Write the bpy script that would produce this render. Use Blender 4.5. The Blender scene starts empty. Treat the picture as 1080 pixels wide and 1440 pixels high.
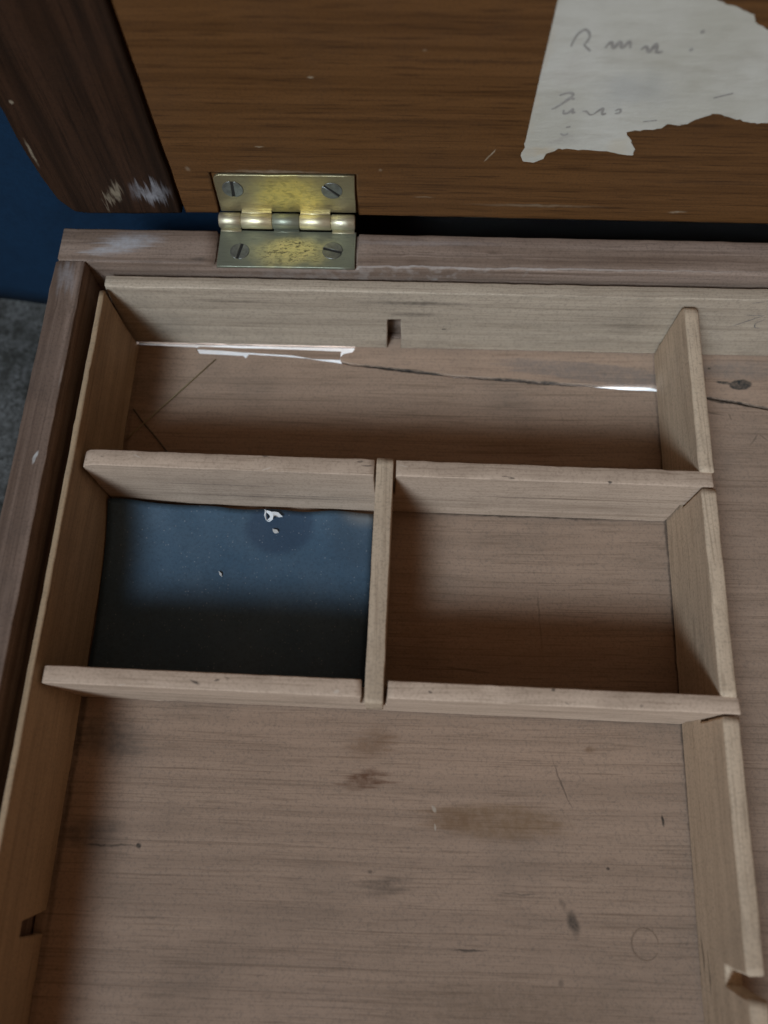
import bpy, bmesh, math, random
from mathutils import Vector, Matrix, noise

random.seed(7)
sc = bpy.context.scene
COL = sc.collection
MM = 0.001

# ------------------------------------------------------------------ camera
cam_d = bpy.data.cameras.new("camera")
cam = bpy.data.objects.new("camera", cam_d)
COL.objects.link(cam)
cam.location = (103.754 * MM, -170.14 * MM, 226.43 * MM)
cam.rotation_euler = (0.3565, 0.0071, 0.0302)
cam_d.sensor_fit = 'VERTICAL'
cam_d.sensor_height = 24.0
cam_d.sensor_width = 18.0
cam_d.lens = 24.0 * 1081 / 1440
cam_d.clip_start = 0.01
cam_d.clip_end = 50
cam_d.dof.use_dof = True
cam_d.dof.focus_distance = 0.266
cam_d.dof.aperture_fstop = 4.4
sc.camera = cam

# ------------------------------------------------------------------ world and lamps
w = bpy.data.worlds.new("World")
sc.world = w
w.use_nodes = True
w.node_tree.nodes["Background"].inputs[0].default_value = (1.0, 0.62, 0.38, 1)
w.node_tree.nodes["Background"].inputs[1].default_value = 0.20


def area(name, loc, target, sx, sy, power, col, spread=180):
    d = bpy.data.lights.new(name, 'AREA')
    d.shape = 'RECTANGLE'
    d.size, d.size_y = sx, sy
    d.energy = power
    d.color = col
    d.spread = math.radians(spread)
    o = bpy.data.objects.new(name, d)
    COL.objects.link(o)
    o.location = loc
    o.rotation_euler = (Vector(target) - Vector(loc)).to_track_quat('-Z', 'Y').to_euler()
    return o


area("window_light", (-0.49, -1.38, 1.36), (0.165, 0.01, 0.0), 0.85, 0.60, 1.55, (0.69, 0.85, 1.0), 21)
# added hidden lamp standing in for daylight under the cracked bottom board
area("added_under_light", (0.105, -0.026, -0.0465), (0.105, 0.001, -0.0495), 0.20, 0.005, 0.36, (0.66, 0.82, 1.0))

sc.cycles.max_bounces = 4
sc.cycles.diffuse_bounces = 3
sc.cycles.glossy_bounces = 2
sc.cycles.transmission_bounces = 0
sc.cycles.caustics_reflective = False
sc.cycles.caustics_refractive = False

vs = sc.view_settings
vs.view_transform = 'Standard'
vs.look = 'None'
vs.exposure = 0.0
vs.gamma = 1.0
vs.use_curve_mapping = False


# ------------------------------------------------------------------ materials
class NT:
    def __init__(s, name):
        s.m = bpy.data.materials.new(name)
        s.m.use_nodes = True
        s.t = s.m.node_tree
        s.b = s.t.nodes["Principled BSDF"]

    def n(s, typ, **kw):
        nd = s.t.nodes.new(typ)
        for k, v in kw.items():
            setattr(nd, k, v)
        return nd

    def l(s, a, b):
        s.t.links.new(a, b)

    def val(s, sock, v):
        if hasattr(v, 'links'):
            s.l(v, sock)
        else:
            sock.default_value = v

    def math(s, op, a, b=0.0, clamp=False):
        nd = s.n('ShaderNodeMath', operation=op, use_clamp=clamp)
        s.val(nd.inputs[0], a)
        s.val(nd.inputs[1], b)
        return nd.outputs[0]

    def vmath(s, op, a, b=None, scale=None):
        nd = s.n('ShaderNodeVectorMath', operation=op)
        s.val(nd.inputs[0], a)
        if b is not None:
            s.val(nd.inputs[1], b)
        if scale is not None:
            s.val(nd.inputs[3], scale)
        return nd.outputs[1] if op in ('LENGTH', 'DOT_PRODUCT', 'DISTANCE') else nd.outputs[0]

    def noise(s, vec, scale, detail=3.0, rough=0.55, dist=0.0):
        nd = s.n('ShaderNodeTexNoise')
        s.l(vec, nd.inputs['Vector'])
        nd.inputs['Scale'].default_value = scale
        nd.inputs['Detail'].default_value = detail
        nd.inputs['Roughness'].default_value = rough
        nd.inputs['Distortion'].default_value = dist
        return nd

    def mapr(s, v, a, b, c=0.0, d=1.0, smooth=False):
        nd = s.n('ShaderNodeMapRange')
        nd.interpolation_type = 'SMOOTHSTEP' if smooth else 'LINEAR'
        nd.clamp = True
        s.val(nd.inputs[0], v)
        for i, q in enumerate((a, b, c, d)):
            nd.inputs[1 + i].default_value = q
        return nd.outputs[0]

    def mix(s, f, a, b, mode='MIX'):
        nd = s.n('ShaderNodeMix', data_type='RGBA', blend_type=mode)
        s.val(nd.inputs[0], f)
        for sock, v in ((nd.inputs[6], a), (nd.inputs[7], b)):
            if hasattr(v, 'links'):
                s.l(v, sock)
            else:
                sock.default_value = (*v, 1.0) if len(v) == 3 else v
        return nd.outputs[2]

    def mapping(s, vec, loc=(0, 0, 0), rot=(0, 0, 0), scale=(1, 1, 1), typ='POINT'):
        nd = s.n('ShaderNodeMapping', vector_type=typ)
        s.l(vec, nd.inputs[0])
        nd.inputs[1].default_value = loc
        nd.inputs[2].default_value = rot
        nd.inputs[3].default_value = scale
        return nd.outputs[0]


def sc3(axis, along, across):
    v = [across] * 3
    v[axis] = along
    return tuple(v)


def wood(name, axis, base, dark, light=None, rough=0.68, fig=0.5, line=0.5, fleck=0.35, blotch=0.4,
         stains=(), bump=0.25, dirt=(0.10, 0.085, 0.07), spec=0.3, coat=0.0, line_scale=800, tilt=0.0, fig_scale=210):
    """plain sawn wood with the grain along one object axis; stains (and painted shade) = (x,y,z, rx,ry,rz (mm), angle, strength, colour, softness)"""
    M = NT(name)
    tc = M.n('ShaderNodeTexCoord').outputs['Object']
    oi = M.n('ShaderNodeObjectInfo').outputs['Random']
    off = M.n('ShaderNodeCombineXYZ')
    for i, k in enumerate((3.1, 7.7, 5.3)):
        M.l(M.math('MULTIPLY', oi, k), off.inputs[i])
    p = M.vmath('ADD', tc, off.outputs[0])
    # slow waviness of the grain
    wv = M.noise(p, 7.0, 1.0).outputs['Color']
    wv = M.vmath('SUBTRACT', wv, (0.5, 0.5, 0.5))
    pw = M.vmath('ADD', p, M.vmath('SCALE', wv, scale=0.004 + tilt))
    n1 = M.noise(M.mapping(pw, scale=sc3(axis, 5, fig_scale)), 1.0, 2.0, 0.6).outputs[0]
    n2 = M.noise(M.mapping(pw, scale=sc3(axis, 6, line_scale)), 1.0, 2.0, 0.65).outputs[0]
    n3 = M.noise(M.mapping(pw, scale=sc3(axis, 55, 1300)), 1.0, 1.0, 0.6).outputs[0]
    n4 = M.noise(p, 30.0, 3.0, 0.62).outputs[0]
    n5 = M.noise(p, 1100.0, 2.0, 0.7).outputs[0]
    light = light or tuple(min(1, c * 1.12) for c in base)
    c = M.mix(M.mapr(n1, 0.32, 0.70), base, light)
    c = M.mix(M.math('MULTIPLY', M.mapr(n1, 0.58, 0.34), fig), c, dark)
    c = M.mix(M.math('MULTIPLY', M.mapr(n2, 0.43, 0.30), line), c, dark)
    c = M.mix(M.math('MULTIPLY', M.mapr(n3, 0.46, 0.26), fleck), c, dark)
    c = M.mix(M.math('MULTIPLY', M.mapr(n4, 0.52, 0.80), blotch), c, dirt)
    c = M.mix(M.math('MULTIPLY', M.mapr(n5, 0.48, 0.78), 0.42), c, dirt)
    # stains, painted shade and highlight, each with a shape of its own
    if stains:
        jit = M.vmath('SUBTRACT', M.noise(tc, 190.0, 2.0, 0.65).outputs['Color'], (0.5, 0.5, 0.5))
        q0 = M.vmath('ADD', tc, M.vmath('SCALE', jit, scale=0.0014))
        jb = M.vmath('SUBTRACT', M.noise(M.mapping(tc, scale=sc3(axis, 40, 620)), 1.0, 2.0, 0.65).outputs['Color'], (0.5, 0.5, 0.5))
        qb = M.vmath('ADD', q0, M.vmath('MULTIPLY', jb, sc3(axis, 0.022, 0.0035)))
        pat = M.noise(tc, 330.0, 2.0, 0.7).outputs[0]
        for (x, y, z, rx, ry, rz, ang, st, col, soft) in stains:
            q = qb if min(rx, max(ry, rz) if max(ry, rz) < 500 else min(ry, rz)) > 2.5 else q0
            mp = M.mapping(q, loc=(x * MM, y * MM, z * MM), rot=ang if isinstance(ang, tuple) else (0, 0, ang),
                           scale=(rx * MM, ry * MM, rz * MM), typ='TEXTURE')
            d = M.vmath('LENGTH', mp)
            f = M.mapr(d, 1.0, 1.0 - soft, 0.0, 1.0, True)
            f = M.math('MULTIPLY', f, M.mapr(pat, 0.25, 0.62, 0.45 * st, st))
            c = M.mix(f, c, col)
    hs = M.n('ShaderNodeHueSaturation')
    M.l(c, hs.inputs['Color'])
    M.l(M.mapr(M.math('FRACT', M.math('MULTIPLY', oi, 7.31)), 0.0, 1.0, 0.90, 1.07), hs.inputs['Value'])
    c = hs.outputs[0]
    M.l(c, M.b.inputs['Base Color'])
    M.l(M.mapr(n4, 0.3, 0.7, rough - 0.08, rough + 0.10), M.b.inputs['Roughness'])
    M.b.inputs['Specular IOR Level'].default_value = spec
    if coat:
        M.b.inputs['Coat Weight'].default_value = coat
        M.b.inputs['Coat Roughness'].default_value = 0.35
    h = M.math('ADD', M.math('MULTIPLY', n2, 0.6), M.math('MULTIPLY', n3, 0.5))
    h = M.math('ADD', h, M.math('MULTIPLY', n5, 0.5))
    bp = M.n('ShaderNodeBump')
    bp.inputs['Strength'].default_value = bump
    bp.inputs['Distance'].default_value = 0.00035
    M.l(h, bp.inputs['Height'])
    M.l(bp.outputs[0], M.b.inputs['Normal'])
    return M.m


B = 1000  # "any" extent of a stain across the board
BR = (0.17, 0.088, 0.042)
BK = (0.035, 0.028, 0.022)
FL = -41.5
floor_stains_shade = [
    (97, -153, FL, 11, 8, B, 0.3, 0.60, BR, 0.9), (96, -164.5, FL, 9.5, 4.2, B, 0.2, 0.95, (0.13, 0.06, 0.03), 0.7),
    (139, -176, FL, 29, 7.0, B, -0.02, 0.70, (0.20, 0.115, 0.055), 0.55), (124, -176, FL, 10, 5.0, B, 0, 0.35, BR, 0.6),
    (9, -154, FL, 22, 13, B, -0.3, 0.75, (0.08, 0.065, 0.055), 0.95), (7, -184, FL, 16, 7, B, 0, 0.70, (0.08, 0.065, 0.055), 0.9),
    (14, -187, FL, 11, 0.5, B, 0.01, 0.75, BK, 0.6), (23.6, -187, FL, 1.0, 1.1, B, 0, 0.95, BK, 0.6),
    (161.5, -204.5, FL, 2.4, 5.0, B, 0.25, 0.95, BK, 0.8), (158.5, -199.5, FL, 1.2, 3, B, 0.4, 0.4, BK, 0.8),
    (129.3, -213.2, FL, 7, 0.45, B, 0.02, 0.75, BK, 0.7), (192.0, -174.4, FL, 0.55, 2.2, B, 0.15, 0.95, BK, 0.6),
    (102.6, -196, FL, 12, 4.5, B, 0.1, 0.6, (0.07, 0.05, 0.035), 0.9), (98, -192, FL, 1.2, 0.9, B, 0.1, 0.6, BK, 0.8),
    (160, -164, FL, 0.45, 11.5, B, 0.36, 0.55, BK, 0.8), (170, -153, FL, 2.6, 1.5, B, 0, 0.55, BR, 0.7),
    (173.3, -189.2, FL, 0.7, 0.7, B, 0, 0.85, BK, 0.6), (145, -197, FL, 9, 0.4, B, 0, 0.5, BK, 0.7),
    (155, -110, FL, 0.5, 16, B, 0.04, 0.40, BK, 0.8), (130, -128, FL, 14, 0.6, B, -0.1, 0.4, BK, 0.7),
    (180, -9, FL, 44, 5.0, B, -0.10, 0.50, (0.14, 0.13, 0.125), 0.35), (240, -6, FL, 40, 6, B, 0, 0.45, (0.12, 0.12, 0.115), 0.7),
    (238, -13, FL, 5.0, 2.5, B, 0.15, 0.98, (0.02, 0.025, 0.025), 0.25), (231.5, -12.3, FL, 3.5, 0.8, B, -0.15, 0.95, (0.02, 0.025, 0.025), 0.3),
    (224, -10.5, FL, 0.5, 1.8, B, 0.0, 0.8, BK, 0.5), (226.5, -6, FL, 0.7, 0.7, B, 0.0, 0.9, BK, 0.5),
    (226, -26, FL, 6, 0.4, B, -0.25, 0.55, BK, 0.7), (232, -27.5, FL, 0.4, 2, B, 0.2, 0.55, BK, 0.7),
    (240, -37, FL, 4.5, 0.4, B, 0.9, 0.5, BK, 0.7), (244, -36, FL, 2.5, 0.4, B, -0.7, 0.5, BK, 0.7),
    (117, -51.5, FL, 2.0, 0.8, B, 0.2, 0.8, BK, 0.6), (160, -46, FL, 7, 0.9, B, 0.1, 0.45, BR, 0.7),
    (150, -43, FL, 30, 6, B, 0.02, 0.30, BR, 0.8), (3, -20, FL, 9, 22, B, 0.1, 0.35, (0.09, 0.08, 0.07), 0.9),
    (118, -173, FL, 0.8, 1.6, B, 0.5, 0.75, (0.5, 0.42, 0.33), 0.6), (118.5, -178.5, FL, 0.5, 1.4, B, 0.1, 0.75, (0.5, 0.42, 0.33), 0.6),
    (140, -228, FL, 60, 12, B, 0, 0.35, (0.12, 0.075, 0.04), 0.9), (157, -221, FL, 1.3, 1.3, B, 0, 0.6, BK, 0.8),
    (202.3, -105, FL, 1.1, 130, B, -0.024, 0.8, (0.05, 0.035, 0.025), 0.7), (-1.4, -130, FL, 1.6, 140, B, 0, 0.75, (0.05, 0.035, 0.025), 0.8),  # corner dirt that also paints the gap shade along the board bases
    (150, -70.8, FL, 52, 0.8, B, -0.012, 0.75, (0.05, 0.035, 0.025), 0.7),  # same painted gap shade in front of the cross divider
    (104.5, -10.0, FL, 23, 1.0, B, -0.105, 0.95, BK, 0.35), (155, -13.9, FL, 33, 1.0, B, -0.056, 0.95, BK, 0.35), (228, -20.1, FL, 25, 1.1, B, -0.166, 0.95, BK, 0.35),  # crack lips painted black for the shade deep in the crack
    (90, -56, FL, 110, 9, B, -0.01, 0.45, (0.21, 0.11, 0.05), 0.9), (150, -120, FL, 60, 16, B, -0.01, 0.35, (0.21, 0.11, 0.05), 0.9), (112, -105, FL, 12, 40, B, 0, 0.3, (0.21, 0.11, 0.05), 0.9),  # warm brown paints the dividers' shadows onto the compartment floors
]
m_floor = wood('floor_pine', 0, (0.355, 0.242, 0.170), (0.165, 0.105, 0.068), line=0.44, fig=0.12, fleck=0.4, stains=floor_stains_shade,
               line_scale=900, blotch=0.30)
liner_stains = [
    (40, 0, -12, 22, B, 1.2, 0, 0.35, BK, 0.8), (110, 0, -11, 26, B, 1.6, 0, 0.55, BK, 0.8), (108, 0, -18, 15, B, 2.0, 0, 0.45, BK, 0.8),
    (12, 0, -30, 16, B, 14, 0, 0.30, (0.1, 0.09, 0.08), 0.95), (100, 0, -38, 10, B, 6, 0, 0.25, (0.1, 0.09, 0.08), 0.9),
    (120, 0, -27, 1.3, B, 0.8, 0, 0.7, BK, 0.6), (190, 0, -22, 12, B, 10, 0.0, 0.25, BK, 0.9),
]
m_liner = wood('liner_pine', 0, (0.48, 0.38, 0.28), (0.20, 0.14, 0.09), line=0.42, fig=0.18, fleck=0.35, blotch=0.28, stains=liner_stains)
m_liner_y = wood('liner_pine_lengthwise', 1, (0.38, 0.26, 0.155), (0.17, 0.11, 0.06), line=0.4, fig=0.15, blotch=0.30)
nr = random.Random(11)
nick_x = []
for yc, sl in ((-66.6, -0.0115), (-138.2, -0.0154)):
    for k in range(9):
        x = nr.uniform(2, 204)
        nick_x.append((x, yc + sl * x + nr.uniform(-2.4, 2.4), -6.2, nr.uniform(0.5, 2.6), nr.uniform(0.25, 0.6), 3.0, nr.uniform(-0.5, 0.5), nr.uniform(0.5, 0.85), BK if nr.random() < 0.7 else (0.6, 0.5, 0.4), 0.6))
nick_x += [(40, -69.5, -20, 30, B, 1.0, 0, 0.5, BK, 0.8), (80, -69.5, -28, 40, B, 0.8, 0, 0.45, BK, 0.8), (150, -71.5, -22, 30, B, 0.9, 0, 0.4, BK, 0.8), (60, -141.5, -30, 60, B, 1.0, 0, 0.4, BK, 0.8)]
m_div = wood('divider_pine', 0, (0.51, 0.375, 0.275), (0.20, 0.13, 0.08), line=0.45, fig=0.15, fleck=0.35, blotch=0.38, stains=nick_x, dirt=(0.17, 0.11, 0.075))
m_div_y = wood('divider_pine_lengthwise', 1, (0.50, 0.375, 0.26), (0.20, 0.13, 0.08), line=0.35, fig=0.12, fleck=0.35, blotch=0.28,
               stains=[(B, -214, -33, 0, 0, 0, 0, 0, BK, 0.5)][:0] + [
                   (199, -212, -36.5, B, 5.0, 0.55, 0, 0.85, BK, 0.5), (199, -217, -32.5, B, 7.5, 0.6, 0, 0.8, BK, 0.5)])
GW = (0.42, 0.41, 0.42)
rim_stains_highlight = [(3, 15, 0, 16, 6, B, 0.2, 0.85, GW, 0.9), (-6, 12, 0, 7, 3, B, 0.0, 0.4, GW, 0.8),
              (30, 9, 0, 4, 1.2, B, 0, 0.6, BK, 0.7), (140, 7.9, 0, 120, 0.5, B, 0.005, 0.55, (0.40, 0.35, 0.31), 0.7),  # long pale line is a highlight painted along the inner edge
              (110, 18, 0, 40, 1.6, B, 0.01, 0.4, (0.36, 0.31, 0.29), 0.8)]
m_rim_x = wood('dusty_walnut', 0, (0.235, 0.158, 0.112), (0.075, 0.044, 0.030), light=(0.30, 0.215, 0.165), line=0.4, fig=0.5,
               blotch=0.45, stains=rim_stains_highlight, rough=0.62, dirt=(0.06, 0.045, 0.036))
rim_l = [(-14, -70, 0, 0.8, 3.0, B, -0.2, 0.9, (0.5, 0.48, 0.45), 0.5), (-11, -40, 0, 0.6, 6, B, 0, 0.5, (0.3, 0.24, 0.2), 0.7),
         (-16, 0, 0, 5, 10, B, 0.2, 0.35, GW, 0.9)]
m_rim_y = wood('worn_walnut', 1, (0.215, 0.140, 0.100), (0.065, 0.038, 0.026), light=(0.28, 0.195, 0.15), line=0.4, fig=0.6,
               blotch=0.5, stains=rim_l, rough=0.62, dirt=(0.05, 0.036, 0.03))
PL = (0.36, 0.29, 0.2)
lid_stains = [(75, 27, 60, 1.2, B, 0.5, 0, 0.6, PL, 0.7), (56, 27, 34, 2.0, B, 0.4, 0, 0.6, PL, 0.7), (30, 27, 24, 1.2, B, 1.6, 0, 0.35, PL, 0.9),
              (60, 27, 23.2, 22, B, 1.2, 0, 0.45, PL, 0.8), (110, 27, 13, 5, B, 0.5, 0, 0.35, PL, 0.9), (131, 27, 32, 0.4, B, 3.4, (0, 0.55, 0), 0.75, PL, 0.5),
              (150, 27, 10, 30, B, 1.0, 0, 0.30, PL, 0.9), (200, 27, 8, 4, B, 0.8, 0, 0.5, PL, 0.8), (100, 27, 45, 60, B, 1.5, 0, 0.35, (0.03, 0.015, 0.008), 0.9),
              (120, 27, 66, 40, B, 1.0, 0, 0.5, (0.03, 0.015, 0.008), 0.8), (205, 27, 22, 40, B, 1.5, 0, 0.4, (0.03, 0.015, 0.008), 0.9),
              (108, 27, 69, 0.8, B, 0.4, 0, 0.4, PL, 0.8), (95, 27, 25, 1, B, 0.8, 0, 0.5, PL, 0.8)]
m_lid = wood('varnished_mahogany', 0, (0.112, 0.048, 0.0150), (0.034, 0.0140, 0.005), light=(0.136, 0.060, 0.020), line=0.32, fig=0.22,
             fleck=0.6, blotch=0.22, dirt=(0.035, 0.018, 0.01), stains=lid_stains, rough=0.46, spec=0.28, bump=0.18, line_scale=1000, fig_scale=420)
cleat_st = [(14, 27, 13, 9, B, 6, 0, 0.75, (0.33, 0.32, 0.33), 0.85), (2, 27, 14, 3, B, 5, (0, 0.3, 0), 0.6, PL, 0.7), (-2, 27, 9, 3, B, 3, 0, 0.5, PL, 0.7),
            (-18, 27, 50, 0.9, B, 0.9, 0, 0.8, PL, 0.6), (-20.5, 27, 30, 0.7, B, 7, 0, 0.6, PL, 0.7)]
m_cleat = wood('dark_mahogany', 2, (0.030, 0.014, 0.007), (0.010, 0.005, 0.003), light=(0.046, 0.021, 0.011), line=0.5, fig=0.6, fleck=0.6,
               blotch=0.25, dirt=(0.010, 0.006, 0.004), stains=cleat_st, rough=0.5, spec=0.2)


def simple(name, col, rough=0.6, metal=0.0, nscale=300, namt=0.3, col2=None, bump=0.2, spec=0.4, dist=0.0003):
    M = NT(name)
    tc = M.n('ShaderNodeTexCoord').outputs['Object']
    n = M.noise(tc, nscale, 4.0, 0.65).outputs[0]
    n2 = M.noise(tc, nscale * 0.13, 4.0, 0.6).outputs[0]
    c2 = col2 or tuple(v * 0.6 for v in col)
    c = M.mix(M.math('MULTIPLY', M.mapr(n, 0.4, 0.7), namt), col, c2)
    c = M.mix(M.math('MULTIPLY', M.mapr(n2, 0.42, 0.68), namt), c, c2)
    M.l(c, M.b.inputs['Base Color'])
    M.b.inputs['Roughness'].default_value = rough
    M.b.inputs['Metallic'].default_value = metal
    M.b.inputs['Specular IOR Level'].default_value = spec
    bp = M.n('ShaderNodeBump')
    bp.inputs['Strength'].default_value = bump
    bp.inputs['Distance'].default_value = dist
    M.l(n, bp.inputs['Height'])
    M.l(bp.outputs[0], M.b.inputs['Normal'])
    return M.m


def brass(name, clean, tarn, cx, cy, cz, rx, ry, rz, pits=0.0, metal=0.75):
    """brass rubbed clean in the middle and tarnished grey round it"""
    M = NT(name)
    tc = M.n('ShaderNodeTexCoord').outputs['Object']
    n = M.noise(tc, 260, 5.0, 0.7).outputs[0]
    st = M.noise(M.mapping(tc, scale=(160, 1500, 1500)), 1.0, 3.0, 0.6).outputs[0]
    jit = M.vmath('SCALE', M.vmath('SUBTRACT', M.noise(tc, 120, 3).outputs['Color'], (0.5, 0.5, 0.5)), scale=0.012)
    mp = M.mapping(M.vmath('ADD', tc, jit), loc=(cx * MM, cy * MM, cz * MM), scale=(rx * MM, ry * MM, rz * MM), typ='TEXTURE')
    f = M.mapr(M.vmath('LENGTH', mp), 1.0, 0.25, 0.0, 1.0, True)
    f = M.math('MULTIPLY', f, M.mapr(n, 0.30, 0.58, 0.45, 1.0))
    c = M.mix(f, tarn, clean)
    c = M.mix(M.math('MULTIPLY', M.mapr(st, 0.52, 0.72), 0.35), c, tuple(v * 0.45 for v in tarn))
    if pits:
        pn = M.noise(M.mapping(tc, scale=(480, 900, 900)), 1.0, 4.0, 0.75).outputs[0]
        f2 = M.math('MULTIPLY', M.mapr(pn, 0.51, 0.58), M.math('MULTIPLY', f, pits))
        c = M.mix(f2, c, (0.07, 0.065, 0.04))
    M.l(c, M.b.inputs['Base Color'])
    M.b.inputs['Metallic'].default_value = metal
    M.l(M.mapr(n, 0.3, 0.7, 0.34, 0.56), M.b.inputs['Roughness'])
    bp = M.n('ShaderNodeBump')
    bp.inputs['Strength'].default_value = 0.35
    bp.inputs['Distance'].default_value = 0.0002
    M.l(M.math('ADD', n, st), bp.inputs['Height'])
    M.l(bp.outputs[0], M.b.inputs['Normal'])
    return M.m


m_brass_up = brass('rubbed_brass', (0.72, 0.57, 0.18), (0.33, 0.275, 0.16), 63, 26, 12, 19, 50, 15, pits=0.35)
m_brass_lo = brass('tarnished_brass', (0.66, 0.57, 0.27), (0.235, 0.24, 0.175), 63, 13.5, 0, 20, 8, 50, pits=0.9, metal=0.6)
m_knuckle = brass('knuckle_brass', (0.78, 0.68, 0.42), (0.55, 0.50, 0.36), 60, 25, 3, 26, 20, 20, metal=0.85)
m_screw = simple('screw_steel', (0.24, 0.245, 0.225), 0.42, 0.75, 500, 0.6, (0.09, 0.085, 0.07))
m_slot = simple('screw_slot_dark', (0.02, 0.018, 0.014), 0.9, 0.0)  # near-black colour for the slot bottoms
m_reflector = simple('pale_reflector_board', (0.82, 0.82, 0.80), 0.8, 0.0, 60, 0.15)
m_scrap = simple('white_scrap_paper', (0.85, 0.86, 0.86), 0.7, 0.0, 300, 0.1)
m_crumb = simple('pale_crumb', (0.55, 0.53, 0.5), 0.8)
m_bristle = simple('straw_bristle', (0.30, 0.24, 0.13), 0.5)
m_fibre = simple('dark_fibre', (0.05, 0.045, 0.035), 0.6)
m_pencil = simple('pencil_graphite', (0.13, 0.12, 0.115), 0.6)
m_ink = simple('faded_ink', (0.22, 0.195, 0.17), 0.8, 0.0, 900, 0.7, (0.36, 0.33, 0.29))


def paper_mat():
    M = NT('aged_paper')
    tc = M.n('ShaderNodeTexCoord').outputs['Object']
    n = M.noise(tc, 35, 5.0, 0.6).outputs[0]
    n2 = M.noise(M.mapping(tc, scale=(60, 60, 220)), 1.0, 4.0, 0.65).outputs[0]
    n3 = M.noise(tc, 700, 3.0, 0.7).outputs[0]
    c = M.mix(M.mapr(n, 0.35, 0.65), (0.53, 0.495, 0.425), (0.45, 0.415, 0.34))
    c = M.mix(M.math('MULTIPLY', M.mapr(n2, 0.50, 0.72), 0.45), c, (0.36, 0.32, 0.255))
    jit = M.vmath('SCALE', M.vmath('SUBTRACT', M.noise(tc, 120, 4).outputs['Color'], (0.5, 0.5, 0.5)), scale=0.014)
    q = M.vmath('ADD', tc, jit)
    for (x, z, rx, rz, st, col) in [(170, 57, 16, 9, 0.40, (0.33, 0.32, 0.30)), (148, 33, 9, 3.5, 0.55, (0.46, 0.36, 0.24)),
                                    (153, 39, 7, 3, 0.40, (0.34, 0.30, 0.26)), (172, 37, 6, 4, 0.40, (0.50, 0.42, 0.30)), (150, 63, 8, 6, 0.3, (0.45, 0.40, 0.34)),
                                    (141, 60, 2, 40, 0.3, (0.45, 0.38, 0.28))]:
        mp = M.mapping(q, loc=(x * MM, 0.027, z * MM), scale=(rx * MM, 1.0, rz * MM), typ='TEXTURE')
        f = M.mapr(M.vmath('LENGTH', mp), 1.0, 0.2, 0.0, st, True)
        c = M.mix(f, c, col)
    M.l(c, M.b.inputs['Base Color'])
    M.b.inputs['Roughness'].default_value = 0.75
    M.b.inputs['Specular IOR Level'].default_value = 0.25
    bp = M.n('ShaderNodeBump')
    bp.inputs['Strength'].default_value = 0.5
    bp.inputs['Distance'].default_value = 0.0006
    M.l(M.math('ADD', n2, M.math('MULTIPLY', n3, 0.15)), bp.inputs['Height'])
    M.l(bp.outputs[0], M.b.inputs['Normal'])
    return M.m


m_paper = paper_mat()


def card_mat():
    M = NT('navy_card')
    tc = M.n('ShaderNodeTexCoord').outputs['Object']
    n = M.noise(tc, 40, 4.0, 0.6).outputs[0]
    n2 = M.noise(tc, 900, 3.0, 0.7).outputs[0]
    c = M.mix(M.mapr(n, 0.35, 0.65), (0.046, 0.088, 0.132), (0.066, 0.108, 0.150))
    c = M.mix(M.math('MULTIPLY', M.mapr(n2, 0.45, 0.7), 0.45), c, (0.030, 0.048, 0.07))
    # damp ring and dust
    jit = M.vmath('SCALE', M.vmath('SUBTRACT', M.noise(tc, 90, 3).outputs['Color'], (0.5, 0.5, 0.5)), scale=0.006)
    mp = M.mapping(M.vmath('ADD', tc, jit), loc=(0.0605, -0.0775, -0.04), scale=(0.0145, 0.0125, 1), typ='TEXTURE')
    c = M.mix(M.mapr(M.vmath('LENGTH', mp), 1.0, 0.72, 0.0, 0.55, True), c, (0.020, 0.036, 0.068))
    mp = M.mapping(M.vmath('ADD', tc, jit), loc=(0.092, -0.080, -0.04), scale=(0.017, 0.017, 1), typ='TEXTURE')
    c = M.mix(M.mapr(M.vmath('LENGTH', mp), 1.0, 0.5, 0.0, 0.3, True), c, (0.03, 0.045, 0.065))
    mp = M.mapping(tc, loc=(0.092, -0.072, -0.04), scale=(0.012, 0.007, 1), typ='TEXTURE')
    c = M.mix(M.mapr(M.vmath('LENGTH', mp), 1.0, 0.2, 0.0, 0.45, True), c, (0.25, 0.23, 0.20))
    vo = M.n('ShaderNodeTexVoronoi')
    M.l(tc, vo.inputs['Vector'])
    vo.inputs['Scale'].default_value = 1000
    sep = M.n('ShaderNodeSeparateColor')
    M.l(vo.outputs['Color'], sep.inputs[0])
    sp = M.math('MULTIPLY', M.math('LESS_THAN', vo.outputs['Distance'], 0.24), M.math('GREATER_THAN', sep.outputs[0], 0.78))
    c = M.mix(M.math('MULTIPLY', sp, M.mapr(sep.outputs[1], 0, 1, 0.02, 0.35)), c, (0.38, 0.39, 0.40))
    M.l(c, M.b.inputs['Base Color'])
    M.b.inputs['Roughness'].default_value = 0.6
    M.b.inputs['Specular IOR Level'].default_value = 0.35
    bp = M.n('ShaderNodeBump')
    bp.inputs['Strength'].default_value = 0.35
    bp.inputs['Distance'].default_value = 0.0002
    M.l(n2, bp.inputs['Height'])
    M.l(bp.outputs[0], M.b.inputs['Normal'])
    return M.m


m_card = card_mat()
m_blue = simple('blue_cloth', (0.005, 0.024, 0.055), 0.85, 0.0, 500, 0.4, (0.003, 0.013, 0.03), 0.5, 0.2)
m_cloth = simple('mottled_grey_cloth', (0.15, 0.15, 0.145), 0.9, 0.0, 460, 0.95, (0.022, 0.021, 0.016), 0.8, 0.2, 0.001)


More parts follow.
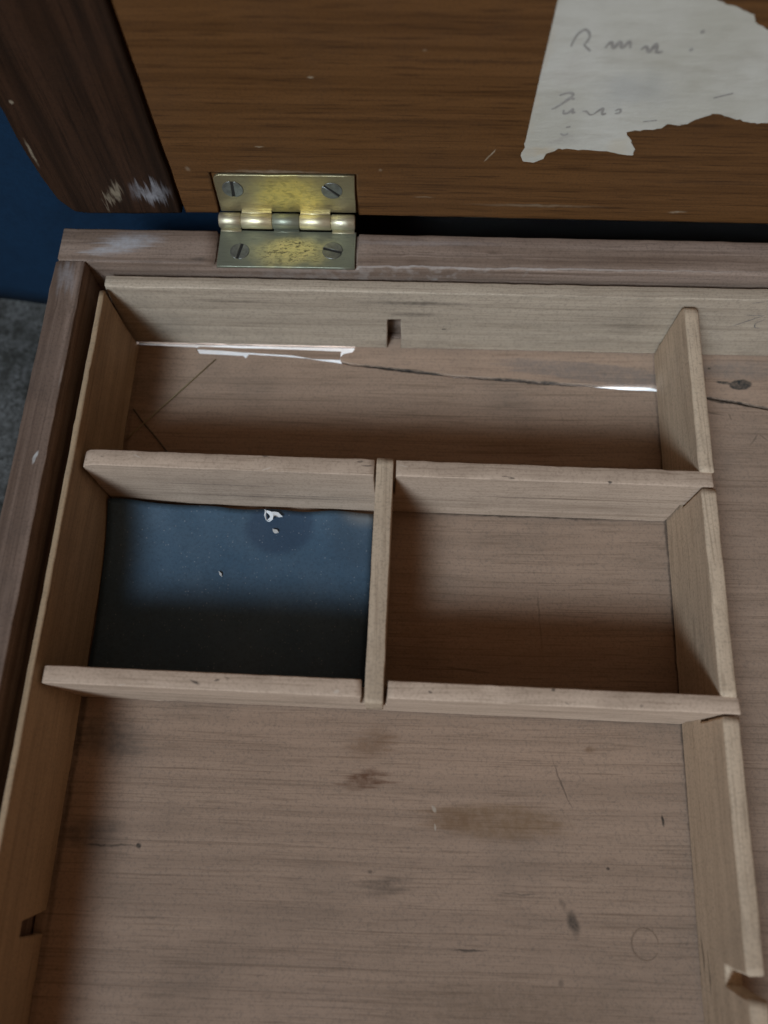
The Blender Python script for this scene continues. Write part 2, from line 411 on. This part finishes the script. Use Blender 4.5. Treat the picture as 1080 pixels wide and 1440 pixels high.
# ------------------------------------------------------------------ mesh helpers
def jig(p, amp, s=0.12):
    """small uneven offset, p in mm"""
    v = noise.noise_vector(Vector(p) * s)
    v2 = noise.noise_vector(Vector(p) * s * 4.3)
    k = max(0.0, noise.noise(Vector(p) * 0.19 + Vector((9, 4, 2))) - 0.22) * 7.0
    amp *= 1.0 + k
    v3 = noise.noise_vector(Vector(p) * s * 9.7)
    return (v + v2 * 0.6 + v3 * 0.45) * amp


def resample(pts, step):
    out = []
    n = len(pts)
    for i in range(n):
        a, b = Vector(pts[i]), Vector(pts[(i + 1) % n])
        k = max(1, int((b - a).length / step))
        for j in range(k):
            out.append(a.lerp(b, j / k))
    return out


def rounded(pts, radii, seg=4):
    out = []
    n = len(pts)
    for i in range(n):
        r = radii.get(i, 0)
        p = Vector(pts[i])
        if not r:
            out.append(p)
            continue
        a = (Vector(pts[i - 1]) - p).normalized()
        b = (Vector(pts[(i + 1) % n]) - p).normalized()
        p0, p1 = p + a * r, p + b * r
        for j in range(seg + 1):
            t = j / seg
            out.append(p0 * (1 - t) ** 2 + p * 2 * t * (1 - t) + p1 * t * t)
    return out


def prism(bm, pts, O, U, V, N, T, r=0.6, step=4.0, amp=0.12, seg=2):
    """outline pts (u,v in mm, anticlockwise seen against N) pulled T along -N, edges eased by r, slightly uneven"""
    O, U, V, N = Vector(O), Vector(U).normalized(), Vector(V).normalized(), Vector(N).normalized()
    P = resample(pts, step)
    n = len(P)
    nor = []
    for i in range(n):
        e0 = (P[i] - P[i - 1]).normalized()
        e1 = (P[(i + 1) % n] - P[i]).normalized()
        m = Vector((-e0.y, e0.x)) + Vector((-e1.y, e1.x))
        if m.length < 1e-6:
            m = Vector((-e0.y, e0.x))
        m.normalize()
        c = max(0.5, m.dot(Vector((-e1.y, e1.x))))
        nor.append(m / c)
    rings = []
    prof = [(r * (1 - math.sin(math.pi / 2 * k / seg)), r * (1 - math.cos(math.pi / 2 * k / seg))) for k in range(seg + 1)]
    for ins, dep in prof:
        rings.append((ins, dep))
    for ins, dep in reversed(prof):
        rings.append((ins, T - dep))
    loops = []
    for ins, dep in rings:
        vs_ = []
        for i in range(n):
            q = P[i] + nor[i] * ins
            w3 = O + U * q.x + V * q.y - N * dep
            j = jig(w3, amp)
            j -= N * j.dot(N) * 0.6
            vs_.append(bm.verts.new((w3 + j) * MM))
        loops.append(vs_)
    bm.faces.new(loops[0])
    bm.faces.new(list(reversed(loops[-1])))
    for a, b in zip(loops, loops[1:]):
        for i in range(n):
            k = (i + 1) % n
            f = bm.faces.new((a[i], b[i], b[k], a[k]))
            f.smooth = True
    for L in (loops[0], loops[-1]):
        for i in range(n):
            e = bm.edges.get((L[i], L[(i + 1) % n]))
            if e:
                e.smooth = False


def box(bm, x0, x1, y0, y1, z0, z1, r=0.5, amp=0.1, step=6):
    prism(bm, [(x0, y0), (x1, y0), (x1, y1), (x0, y1)], (0, 0, z1), (1, 0, 0), (0, 1, 0), (0, 0, 1), z1 - z0, r, step, amp)


def link(name, bm, mat, parent=None, label=None):
    bmesh.ops.recalc_face_normals(bm, faces=bm.faces)
    me = bpy.data.meshes.new(name)
    bm.to_mesh(me)
    bm.free()
    me.materials.append(mat)
    o = bpy.data.objects.new(name, me)
    COL.objects.link(o)
    if parent is not None:
        o.parent = parent
        o.matrix_parent_inverse = PINV[parent.name]
        PINV[o.name] = Matrix.Identity(4)
    else:
        PINV[o.name] = Matrix.Identity(4)
    if label:
        o['label'] = label
    return o


PINV = {}


def tag(o, label, cat, group=None):
    o['label'] = label
    o['category'] = cat
    if group:
        o['group'] = group
    return o


def ribbon(bm, pts, width, O, U, V, N, lift=0.05, th=0.05):
    """a drawn stroke: a thin raised strip along pts (u,v mm)"""
    O, U, V, N = Vector(O), Vector(U), Vector(V), Vector(N)
    P = [Vector(p) for p in pts]
    if len(P) > 2:
        Q = []
        for i in range(len(P) - 1):
            p0, p1, p2, p3 = P[max(i - 1, 0)], P[i], P[i + 1], P[min(i + 2, len(P) - 1)]
            for k in range(5):
                t = k / 5
                Q.append(0.5 * (2 * p1 + (p2 - p0) * t + (2 * p0 - 5 * p1 + 4 * p2 - p3) * t * t + (3 * p1 - p0 - 3 * p2 + p3) * t ** 3))
        Q.append(P[-1])
        P = Q
    rows = []
    for i, p in enumerate(P):
        t = (P[min(i + 1, len(P) - 1)] - P[max(i - 1, 0)])
        t = t.normalized() if t.length > 1e-6 else Vector((1, 0))
        nn = Vector((-t.y, t.x))
        wd = width * (0.55 + 0.45 * math.sin(math.pi * (i + 0.5) / len(P))) * (0.8 + 0.4 * random.random())
        a, b = p + nn * wd / 2, p - nn * wd / 2
        rows.append([bm.verts.new((O + U * a.x + V * a.y + N * lift) * MM), bm.verts.new((O + U * p.x + V * p.y + N * (lift + th)) * MM),
                     bm.verts.new((O + U * b.x + V * b.y + N * lift) * MM)])
    for a, b in zip(rows, rows[1:]):
        for k in range(2):
            bm.faces.new((a[k], b[k], b[k + 1], a[k + 1]))


def tube(bm, pts, r, seg=6):
    P = [Vector(p) for p in pts]
    loops = []
    for i, p in enumerate(P):
        t = (P[min(i + 1, len(P) - 1)] - P[max(i - 1, 0)]).normalized()
        a = t.orthogonal().normalized()
        b = t.cross(a)
        loops.append([bm.verts.new((p + (a * math.cos(k * 2 * math.pi / seg) + b * math.sin(k * 2 * math.pi / seg)) * r) * MM) for k in range(seg)])
    for a, b in zip(loops, loops[1:]):
        for k in range(seg):
            f = bm.faces.new((a[k], a[(k + 1) % seg], b[(k + 1) % seg], b[k]))
            f.smooth = True
    bm.faces.new(list(reversed(loops[0])))
    bm.faces.new(loops[-1])


# ------------------------------------------------------------------ the setting
GZ = -95.0


def sheet(name, mat, x0, x1, y0, y1, n, zf, th=2.0):
    bm = bmesh.new()
    g = [[bm.verts.new(Vector(zf(x0 + (x1 - x0) * i / n, y0 + (y1 - y0) * j / n)) * MM) for j in range(n + 1)] for i in range(n + 1)]
    for i in range(n):
        for j in range(n):
            bm.faces.new((g[i][j], g[i + 1][j], g[i + 1][j + 1], g[i][j + 1])).smooth = True
    return link(name, bm, mat)


def ground_pt(x, y):
    h = noise.noise(Vector((x * 0.02, y * 0.02, 1.3))) * 3.0 + noise.noise(Vector((x * 0.07, y * 0.07, 5.3))) * 1.2
    inside = -26 < x < 350 and -348 < y < 30
    return (x, y, GZ - 0.6 if inside else GZ + h * 0.8 - 1.0)


g = sheet('ground', m_cloth, -500, 700, -700, 120, 120, ground_pt)
g['kind'] = 'structure'


m_wall = simple('shade_black_wall', (0.012, 0.010, 0.009), 0.9)  # near-black colour stands in for the shade behind the lid gap


def wall_pt(x, z):
    return (x, 75.0 + 0.5 * noise.noise(Vector((x * 0.01, z * 0.01, 3))), z)


g = sheet('backdrop', m_wall, -600, 800, GZ - 6, 520, 30, wall_pt)
g['kind'] = 'structure'

# blue cloth hanging behind the left end of the box
bm = bmesh.new()
n_, m_ = 60, 40
front, rear = [], []
for i in range(n_ + 1):
    f_, r_ = [], []
    for j in range(m_ + 1):
        x = -420 + 452 * i / n_
        z = GZ + 1.5 + 480 * j / m_
        y = 55 + 3.0 * math.sin(x * 0.045 + 0.6) + 2.5 * noise.noise(Vector((x * 0.02, z * 0.008, 0)))
        f_.append(bm.verts.new(Vector((x, y, z)) * MM))
        r_.append(bm.verts.new(Vector((x, y + 1.6, z)) * MM))
    front.append(f_)
    rear.append(r_)
for i in range(n_):
    for j in range(m_):
        bm.faces.new((front[i][j], front[i + 1][j], front[i + 1][j + 1], front[i][j + 1])).smooth = True
        bm.faces.new((rear[i][j], rear[i][j + 1], rear[i + 1][j + 1], rear[i + 1][j])).smooth = True
for i in range(n_):
    for j in (0, m_):
        bm.faces.new((front[i][j], front[i + 1][j], rear[i + 1][j], rear[i][j]))
for j in range(m_):
    for i in (0, n_):
        bm.faces.new((front[i][j], front[i][j + 1], rear[i][j + 1], rear[i][j]))
tag(link('blue_cloth', bm, m_blue), 'dark blue cloth hanging behind the left end of the box', 'cloth')

# ------------------------------------------------------------------ the box
root = bpy.data.objects.new('wooden_box', None)
COL.objects.link(root)
root.location = (0.15, -0.15, GZ * MM)
root.empty_display_size = 0.05
tag(root, 'old compartmented wooden box with its brown lid standing open on a brass hinge', 'wooden box')
PINV['wooden_box'] = Matrix.Translation(root.location).inverted()

X, Y, Z = (1, 0, 0), (0, 1, 0), (0, 0, 1)
BT = GZ  # bottom of the walls
# back wall: an outline in x,z with the hinge mortise let into the top, pulled along y
bm = bmesh.new()
out = [(-20.8, BT), (343, BT), (343, 0), (87.3, 0), (87.1, -1.25), (36.0, -1.25), (35.6, 0.25), (-20.6, 0.15)]
prism(bm, out, (0, 7.3, 0), X, Z, (0, -1, 0), 14.6, 0.9, 5, 0.22)
link('wall', bm, m_rim_x, root, 'dusty back wall with a mortise cut for the hinge')
# left wall with its ledge
bm = bmesh.new()
prof = [(-21.6, BT), (-6.2, BT), (-6.2, -16.0), (-10.4, -16.0), (-10.4, 0), (-21.6, 0)]
prof = rounded(prof, {5: 1.6, 4: 0.6})
# pulled along y
prism(bm, [(-p[0], p[1]) for p in reversed(prof)], (0, 7.1, 0), (-1, 0, 0), Z, (0, 1, 0), 350, 0.2, 5, 0.0)
# a long prism needs rows along y for the worn, uneven arris
geom = list(bm.edges)
long_e = [e for e in bm.edges if abs((e.verts[0].co - e.verts[1].co).y) > 0.2]
bmesh.ops.subdivide_edges(bm, edges=long_e, cuts=90, use_grid_fill=True)
for v in bm.verts:
    v.co += jig(v.co / MM, 0.22) * MM
link('wall', bm, m_rim_y, root, 'worn left wall with a rubbed top edge')
bm = bmesh.new()
box(bm, 331.5, 343, -343, 6.9, BT, 0, 1.0)
link('wall', bm, m_rim_y, root)
bm = bmesh.new()
box(bm, -6.0, 331.3, -343, -332, BT, 0, 1.0)
link('wall', bm, m_rim_x, root)
# filler strip behind the back liner
bm = bmesh.new()
box(bm, -5.9, 93, 5.2, 7.0, BT, -18, 0.3)
box(bm, 109, 331, 5.2, 7.0, BT, -18, 0.3)
box(bm, 93, 109, 5.15, 7.0, BT, -41, 0.1)  # low piece added to keep the hidden lamp out of the liner slot
link('backing_strip', bm, m_rim_x, root)
# added pale board that bounces the hidden lamp's light through the cracks
bm = bmesh.new()
box(bm, -5.9, 331, -331, 5.0, -55, -49.5, 0.3)
link('reflector_board', bm, m_reflector, root)

# bottom boards: the long crack leaves a wedge, a splinter and the main board
crack = [(84, -8.3), (94, -9.2), (102.7, -10.2), (113, -11.2), (125.4, -12.6), (139, -13.2), (153.5, -14.1), (170, -15.0), (181, -15.6), (190, -16.3),
         (203, -16.6), (214, -17.9), (225.6, -19.8), (236.5, -21.7), (247, -24.0), (275, -29), (331, -37)]
rnd = random.Random(3)
gap = [0.9, 0.7, 1.0, 0.8, 1.05, 0.8, 0.95, 1.0, 1.2, 2.2, 2.6, 0.9, 0.95, 1.0, 1.0, 0.9, 0.8]
main_edge = [(-5.8, -0.4), (6, -0.9), (20.6, -1.3), (22.3, -4.2), (30, -4.5), (40, -4.8), (41.2, -5.9), (42.2, -4.1), (52, -4.5), (66, -5.4), (70, -6.0), (78, -7.2)]
bm = bmesh.new()
pts = [(-5.8, -331), (331, -331)] + [c for c in reversed(crack)] + [c for c in reversed(main_edge)]
prism(bm, pts, (0, 0, -41.5), X, Y, Z, 4.0, 0.25, 3, 0.10)
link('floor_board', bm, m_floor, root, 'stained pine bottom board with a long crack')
bm = bmesh.new()
pts = [(c[0], c[1] + q) for c, q in zip(crack, gap)] + [(331, 5.0), (85.5, 5.0), (84.8, -0.6), (84.0, -2.0), (80.5, -3.0), (79, -4.6), (80, -6.4)]
prism(bm, pts, (0, 0, -41.45), X, Y, Z, 2.4, 0.2, 3, 0.08)
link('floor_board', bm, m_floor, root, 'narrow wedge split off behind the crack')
bm = bmesh.new()
prism(bm, [(20, -1.9), (40, -3.0), (60, -3.9), (68, -5.3), (79, -5.6), (79.5, -1.7), (60, -1.3), (40, -1.1), (22, -0.8)], (0, 0, -41.7), X, Y, Z, 0.45, 0.1, 3, 0.12)
link('splinter', bm, m_floor, root)

# liners
LT, LB = -4.6, -41.1
bm = bmesh.new()
out = [(-5.2, LB), (98.0, LB), (98.2, -21.8), (103.3, -21.6), (103.7, LB), (331, LB), (331, LT), (-4.2, LT)]
prism(bm, out, (0, 0.0, 0), X, Z, (0, -1, 0), 4.9, 0.5, 3, 0.22)
link('liner', bm, m_liner, root, 'pale back liner with a slot cut in its lower edge')
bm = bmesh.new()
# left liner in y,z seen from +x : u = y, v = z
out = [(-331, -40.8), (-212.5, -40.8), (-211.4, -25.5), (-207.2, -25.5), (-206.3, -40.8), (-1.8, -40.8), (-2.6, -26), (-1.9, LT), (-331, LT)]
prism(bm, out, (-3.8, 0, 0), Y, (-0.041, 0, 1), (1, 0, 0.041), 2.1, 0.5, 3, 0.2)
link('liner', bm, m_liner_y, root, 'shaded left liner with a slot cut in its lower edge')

# dividers ----------------------------------------------------------------
DB = -40.3


def plank(name, p0, p1, T, out, mat, r=0.4, amp=0.22, label=None):
    """a board standing on edge from p0 to p1 (centre line, mm); outline in (distance, z)"""
    d = Vector((p1[0] - p0[0], p1[1] - p0[1], 0)).normalized()
    nrm = Vector((d.y, -d.x, 0))
    bm = bmesh.new()
    O = Vector((p0[0], p0[1], 0)) + nrm * T / 2
    prism(bm, out, O, d, Z, nrm, T, r, 2.2, amp)
    return link(name, bm, mat, root, label)


def dist(p0, p1):
    return math.hypot(p1[0] - p0[0], p1[1] - p0[1])


HALF = -23.5
# cross divider nearer the back
a, b = (-1.9, -66.6), (207.4, -69.0)
L = dist(a, b)
out = [(0, DB), (L - 5.2, DB), (L - 5.2, HALF), (L, HALF), (L, -6.6), (104.9, -6.4), (104.6, HALF), (97.9, HALF), (97.7, -6.4), (0, -6.2)]
plank('divider', a, b, 5.7, rounded(out, {9: 4.2, 4: 1.5}), m_div, label='cross divider behind the navy card')
# cross divider nearer the front
a, b = (-2.0, -138.2), (206.3, -141.4)
L = dist(a, b)
out = [(0, DB), (L - 5.6, DB), (L - 5.6, HALF), (L, HALF), (L, -6.2), (104.3, -6.2), (103.7, HALF), (96.0, HALF), (96.4, -6.2), (0, -6.0)]
plank('divider', a, b, 5.3, rounded(out, {9: 3.0, 4: 1.2}), m_div, label='cross divider in front of the navy card')
# middle divider: lower half cut away where it rides over the cross dividers
a, b = (99.35, -64.7), (98.15, -144.0)
L = dist(a, b)
out = [(6.2, DB), (L - 9.3, DB), (L - 9.3, HALF + 0.4), (L, HALF + 0.4), (L, -6.3), (0, -6.0), (0, HALF + 0.4), (6.2, HALF + 0.4)]
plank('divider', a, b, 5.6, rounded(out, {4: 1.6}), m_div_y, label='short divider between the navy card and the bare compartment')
# long divider on the right: slots for the two cross dividers and an empty one nearer the front
a, b = (206.9, -1.0), (198.0, -331)
L = dist(a, b)
s1, s2, s3 = 65.68, 138.25, 210.2
TZ = -6.0
out = [(0, DB), (L, DB), (L, TZ), (s3 + 5.2, TZ), (s3 + 4.9, -21), (s3 + 0.4, -20.5), (s3, TZ), (s2 + 5.5, TZ), (s2 + 5.5, HALF - 0.5), (s2, HALF - 0.5), (s2, TZ),
       (s1 + 5.9, TZ), (s1 + 5.9, HALF - 0.5), (s1, HALF - 0.5), (s1, TZ), (0, TZ)]
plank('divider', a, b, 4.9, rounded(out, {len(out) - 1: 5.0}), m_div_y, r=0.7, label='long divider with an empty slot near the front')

# ------------------------------------------------------------------ lid
LY = 27.0
bm = bmesh.new()
# lid board with the mortise for the upper hinge leaf
out = [(23.9, 2.7), (36.6, 2.9), (36.9, 22.2), (86.9, 22.5), (87.0, 3.2), (342, 2.4), (342, 352), (23.9, 352)]
prism(bm, out, (0, LY, 0), X, Z, (0, -1, 0), 13.0, 0.7, 5, 0.16)
box(bm, 35.0, 88, LY + 1.3, LY + 12.4, 3.3, 24, 0.2)
box(bm, 20, 26, LY + 2.4, LY + 11, 4.5, 350, 0.2)
lid = link('lid', bm, m_lid, root, 'brown varnished lid standing upright, its inside facing the box')
bm = bmesh.new()
out = [(-12, 1.6), (22.7, 2.6), (22.7, 352), (-23.6, 352), (-23.0, 36), (-22.2, 19), (-20.6, 8.5), (-16.5, 2.4)]
prism(bm, rounded(out, {0: 1.5, 6: 2.5, 7: 2.0}, 4), (0, LY - 0.3, 0), X, Z, (0, -1, 0), 13.4, 0.9, 5, 0.18)
link('end_cleat', bm, m_cleat, lid, 'dark end cleat with a pale rubbed patch')

# torn paper label glued to the lid
torn = [(142.6, 100), (142.3, 84), (141.7, 58), (141.4, 36), (140.8, 32.5), (142.1, 30.1), (145.4, 29.9), (148.6, 31.3), (148.9, 33.5), (152.4, 35.6), (162.7, 35.3),
        (170.2, 34.6), (172.2, 33.8), (176.8, 33.6), (176.7, 36.2), (174.9, 38.4), (172.4, 42.5), (177.1, 43.7), (182.5, 44.1), (183.7, 45.7), (187.6, 45.3), (188.5, 45.6),
        (193.0, 48.3), (196.1, 50.2), (200.1, 49.2), (205.0, 47.8), (210.9, 46.6), (216.0, 47.3), (224, 51), (229, 60), (221, 66), (213, 70), (206, 73), (200.3, 76.9), (196.0, 79.2),
        (194.6, 81.2), (189.0, 83.4), (183.8, 84.9), (178, 92), (168, 99), (155, 101)]
rp = resample(torn, 1.2)
rp = [p if i < 50 else p + Vector((noise.noise(Vector((p.x, p.y, 0)) * 0.9), noise.noise(Vector((p.x, p.y, 7)) * 0.9))) * 0.55 for i, p in enumerate(rp)]
bm = bmesh.new()
prism(bm, rp, (0, LY - 0.42, 0), X, Z, (0, -1, 0), 0.30, 0.06, 5, 0.05, 1)
link('paper_label', bm, m_paper, lid, 'torn off-white paper label with faded handwriting')
bm = bmesh.new()
hw = [
    # upper, very faded line
    ([(148.5, 71.5), (149.5, 75), (151.5, 76.5), (153.0, 74.5), (152.0, 72)], 0.55), ([(152.0, 72), (154.2, 70.2)], 0.5),
    ([(158.0, 71.2), (159.2, 73.0), (160.4, 71.2), (161.6, 73.0), (162.8, 71.4), (164.2, 73.2), (165.0, 71.2)], 0.75),
    ([(168.0, 70.8), (169.2, 71.8), (170.4, 70.2), (171.8, 72.6), (172.6, 70.2), (174.2, 70.4)], 0.65), ([(181.4, 70.8), (182.2, 71.4)], 0.9),
    ([(182.4, 76.2), (183.4, 76.6)], 0.7),
    # lower line, slanted script
    ([(148.6, 55.6), (151.0, 56.6), (152.6, 55.9), (150.6, 53.4), (148.4, 51.4), (147.2, 50.8)], 0.60), ([(152.4, 54.6), (153.4, 54.6)], 0.5),
    ([(151.0, 50.6), (151.2, 49.4), (152.6, 49.6), (153.6, 51.0), (153.8, 49.5), (154.6, 50.0)], 0.60),
    ([(156.6, 50.2), (157.8, 50.2), (159.2, 49.0), (160.2, 49.2)], 0.45), ([(160.2, 49.2), (161.4, 50.4), (162.6, 51.4), (162.8, 49.3), (164.0, 49.6)], 0.55),
    ([(166.4, 50.6), (167.8, 51.2), (168.0, 50.0), (166.6, 49.6)], 0.5),
    ([(153.0, 44.2), (154.4, 44.5)], 0.45), ([(151.8, 41.8), (153.0, 41.2), (154.2, 41.8)], 0.45), ([(194, 55.6), (199, 57.4)], 0.4), ([(176, 46.8), (180, 47.4)], 0.35),
]
for pts, wd in hw:
    ribbon(bm, pts, wd * 1.5, (0, LY - 0.45, 0), Vector(X), Vector(Z), Vector((0, -1, 0)), 0.06, 0.02)
link('handwriting', bm, m_ink, lid, 'faded pencil handwriting on the paper label')

# ------------------------------------------------------------------ hinge
hb = bmesh.new()
prism(hb, [(36.8, 6.3), (86.3, 6.5), (86.3, 22.4), (36.7, 22.4)], (0, 0, -0.10), X, Y, Z, 1.0, 0.25, 4, 0.08)
hinge = link('hinge', hb, m_brass_lo, root, 'brass butt hinge, tarnished grey on the lower leaf')
bm = bmesh.new()
prism(bm, rounded([(37.3, 4.2), (86.2, 4.6), (86.3, 22.0), (37.6, 21.6)], {3: 3.0}), (0, LY - 0.05, 0), X, Z, (0, -1, 0), 1.0, 0.25, 4, 0.08)
link('leaf', bm, m_brass_up, hinge, 'upper leaf rubbed yellow in the middle')
AX = (24.4, 2.5)


def knuckle(x0, x1, up):
    bm = bmesh.new()
    r, n = 2.75, 20
    prof_ = [(x0 + 0.05, r - 0.35), (x0 + 0.35, r), (x1 - 0.35, r), (x1 - 0.05, r - 0.35)]
    loops = []
    for (x, rr) in prof_:
        loops.append([bm.verts.new(Vector((x, AX[0] + rr * math.cos(k * 2 * math.pi / n), AX[1] + rr * math.sin(k * 2 * math.pi / n))) * MM) for k in range(n)])
    for p, q in zip(loops, loops[1:]):
        for k in range(n):
            bm.faces.new((p[k], p[(k + 1) % n], q[(k + 1) % n], q[k])).smooth = True
    bm.faces.new(list(reversed(loops[0])))
    bm.faces.new(loops[-1])
    # tongue joining the barrel to its leaf
    if up:
        box(bm, x0 + 0.3, x1 - 0.3, 25.8, 27.0, 2.6, 5.0, 0.15, 0.02)
    else:
        box(bm, x0 + 0.3, x1 - 0.3, 21.6, 24.2, -0.9, 0.2, 0.15, 0.02)
    link('knuckle', bm, m_knuckle if up else (m_brass_lo if x0 > 50 and x0 < 60 else m_knuckle), hinge)


ks = [36.6, 44.6, 56.0, 65.8, 77.2, 85.9]
for i in range(5):
    knuckle(ks[i], ks[i + 1], i % 2 == 1)


def screw(c, U, V, N, r, ang, sink):
    """countersunk slotted head: two half discs either side of a real slot"""
    bm = bmesh.new()
    C, U, V, N = Vector(c), Vector(U), Vector(V), Vector(N)
    e1 = U * math.cos(ang) + V * math.sin(ang)
    e2 = -U * math.sin(ang) + V * math.cos(ang)
    hw_ = 0.48
    for s in (1, -1):
        t0 = math.asin(hw_ / r)
        pts = []
        for k in range(11):
            t = t0 + (math.pi - 2 * t0) * k / 10
            pts.append(Vector((r * math.cos(t), s * r * math.sin(t))))
        if s < 0:
            pts.reverse()
        prism(bm, pts, C + N * sink, e1, e2, N, 1.0, 0.18, 9, 0.02)
    nf = len(bm.faces)
    prism(bm, [Vector((0.96 * r * math.cos(k * math.pi / 8), 0.96 * r * math.sin(k * math.pi / 8))) for k in range(16)], C + N * 0.03, e1, e2, N, 0.3, 0.02, 9, 0)
    nslot = len(bm.faces) - nf
    o = link('screw', bm, m_screw, hinge)
    o.data.materials.append(m_slot)
    for f in o.data.polygons[-nslot:]:
        f.material_index = 1
    return o


NY = (0, -1, 0)
screw((43.6, LY - 0.05, 15.2), X, Z, NY, 3.7, math.radians(86), 0.25)
screw((78.2, LY - 0.05, 15.3), X, Z, NY, 3.7, math.radians(-42), 0.25)
screw((44.6, 13.0, -0.10), X, Y, Z, 3.5, math.radians(78), 0.20)
screw((78.0, 14.0, -0.10), X, Y, Z, 3.7, math.radians(-14), 0.20)

# pencil marks on the back liner and ring on the floor
bm = bmesh.new()
O = (0, 0, 0)
for pts, wd in [([(228.0, -20.5), (232.0, -17.2), (236.0, -14.0)], 0.32), ([(230.0, -13.6), (236.5, -13.8)], 0.26), ([(238.0, -16.0), (235.6, -18.6), (236.4, -21.2), (238.4, -21.6)], 0.3),
                ([(229, -6.4), (233, -5.5)], 0.2)]:
    ribbon(bm, pts, wd, O, Vector(X), Vector(Z), Vector(NY), 0.14, 0.02)
link('pencil_mark', bm, m_pencil, root)
bm = bmesh.new()
ring = [(183.2 + 4.1 * math.cos(t * 0.32), -209.8 + 4.4 * math.sin(t * 0.32)) for t in range(19)]
ribbon(bm, ring, 0.5, (0, 0, -41.5), Vector(X), Vector(Y), Vector(Z), 0.06, 0.01)
link('ring_mark', bm, simple('dull_ring_stain', (0.18, 0.12, 0.08), 0.7, 0, 600, 0.7, (0.27, 0.18, 0.12)), root)

# ------------------------------------------------------------------ things lying in the box
# navy card on the compartment floor
bm = bmesh.new()
n, m = 44, 30
top, bot = [], []
for j in range(m + 1):
    rt, rb = [], []
    for i in range(n + 1):
        s, t = i / n, j / m
        x = -1.7 + (95.0 - (-1.7)) * s - 0.9 * t * s
        y = -71.0 - 64.0 * t - 0.9 * s * (1 - t)
        lift = 5.5 * max(0, 1 - s * 2.2) * max(0, 1 - t * 1.5) ** 1.6 + 1.6 * max(0, 1 - t * 3) ** 2
        wav = (0.45 * math.sin(s * 17) + 0.35 * math.sin(s * 31 + 1)) * max(0, 1 - t * 4)
        z = -40.7 + lift + wav + 0.35 * noise.noise(Vector((x, y, 0)) * 0.045)
        y += 0.35 * math.sin(s * 23) * max(0, 1 - t * 6)
        rt.append(bm.verts.new(Vector((x, y, z)) * MM))
        rb.append(bm.verts.new(Vector((x, y, z - 0.5)) * MM))
    top.append(rt)
    bot.append(rb)
for j in range(m):
    for i in range(n):
        bm.faces.new((top[j][i], top[j + 1][i], top[j + 1][i + 1], top[j][i + 1])).smooth = True
        bm.faces.new((bot[j][i], bot[j][i + 1], bot[j + 1][i + 1], bot[j + 1][i])).smooth = True
for i in range(n):
    bm.faces.new((top[0][i], top[0][i + 1], bot[0][i + 1], bot[0][i]))
    bm.faces.new((top[m][i], bot[m][i], bot[m][i + 1], top[m][i + 1]))
for j in range(m):
    bm.faces.new((top[j][0], bot[j][0], bot[j + 1][0], top[j + 1][0]))
    bm.faces.new((top[j][n], top[j + 1][n], bot[j + 1][n], bot[j][n]))
tag(link('lining_card', bm, m_card), 'dusty navy blue card lying in the left middle compartment', 'card')

# curled scrap of white paper at the back edge of the card
bm = bmesh.new()
cz = -38.6


def flake(outl, th):
    P = [Vector(p) for p in outl]
    prism(bm, [Vector((p.x, p.y)) for p in P], (0, 0, cz + 0.5), X, Y, Z, th, 0.08, 1.0, 0.12)


tube(bm, [(55.4, -72.4, cz + 0.5), (55.3, -74.2, cz + 0.7), (56.0, -75.9, cz + 0.5), (57.2, -76.4, cz + 0.5)], 0.32)
flake([(54.9, -72.0), (56.9, -72.6), (58.5, -73.4), (58.4, -75.8), (57.2, -76.6), (56.3, -76.2), (57.4, -75.0), (57.0, -74.0), (55.6, -72.8)], 0.3)
flake([(57.6, -73.0), (60.0, -73.0), (61.6, -74.4), (60.4, -74.6), (58.0, -74.4)], 0.35)
for v in bm.verts:
    v.co.z += (0.9 * math.sin(v.co.x * 1100) + 0.4) * MM * 0.6
tag(link('paper_scrap', bm, m_scrap), 'tiny curled scrap of white paper at the back edge of the navy card', 'scrap')
bm = bmesh.new()
prism(bm, [(58.6, -79.2), (60.0, -79.5), (60.4, -80.1), (59.3, -80.3), (58.8, -79.9)], (0, 0, -39.2), X, Y, Z, 0.8, 0.2, 1, 0.2)
tag(link('crumb', bm, m_crumb), 'pale crumb just in front of the white paper scrap', 'crumb')
bm = bmesh.new()
prism(bm, [(40.2, -95.6), (41.0, -96.2), (41.2, -97.0), (40.6, -96.6)], (0, 0, -40.0), X, Y, Z, 0.6, 0.15, 1, 0.15)
tag(link('crumb', bm, m_crumb), 'tiny pale speck near the middle of the navy card', 'crumb')

# stray straws in the back compartment
bm = bmesh.new()
tube(bm, [(29.2, -7.0, -41.2), (15.6, -23.6, -40.6), (1.0, -41.0, -40.2), (-1.0, -44.0, -40.0)], 0.24)
tag(link('straw', bm, m_bristle), 'long thin straw lying aslant in the corner of the back compartment', 'straw')
bm = bmesh.new()
tube(bm, [(-0.4, -30.6, -40.4), (4, -36.2, -40.9), (9.5, -42.0, -41.1), (15.5, -49.0, -41.1)], 0.26)
tag(link('straw', bm, m_fibre), 'short dark fibre crossing under the long straw in the corner', 'straw')
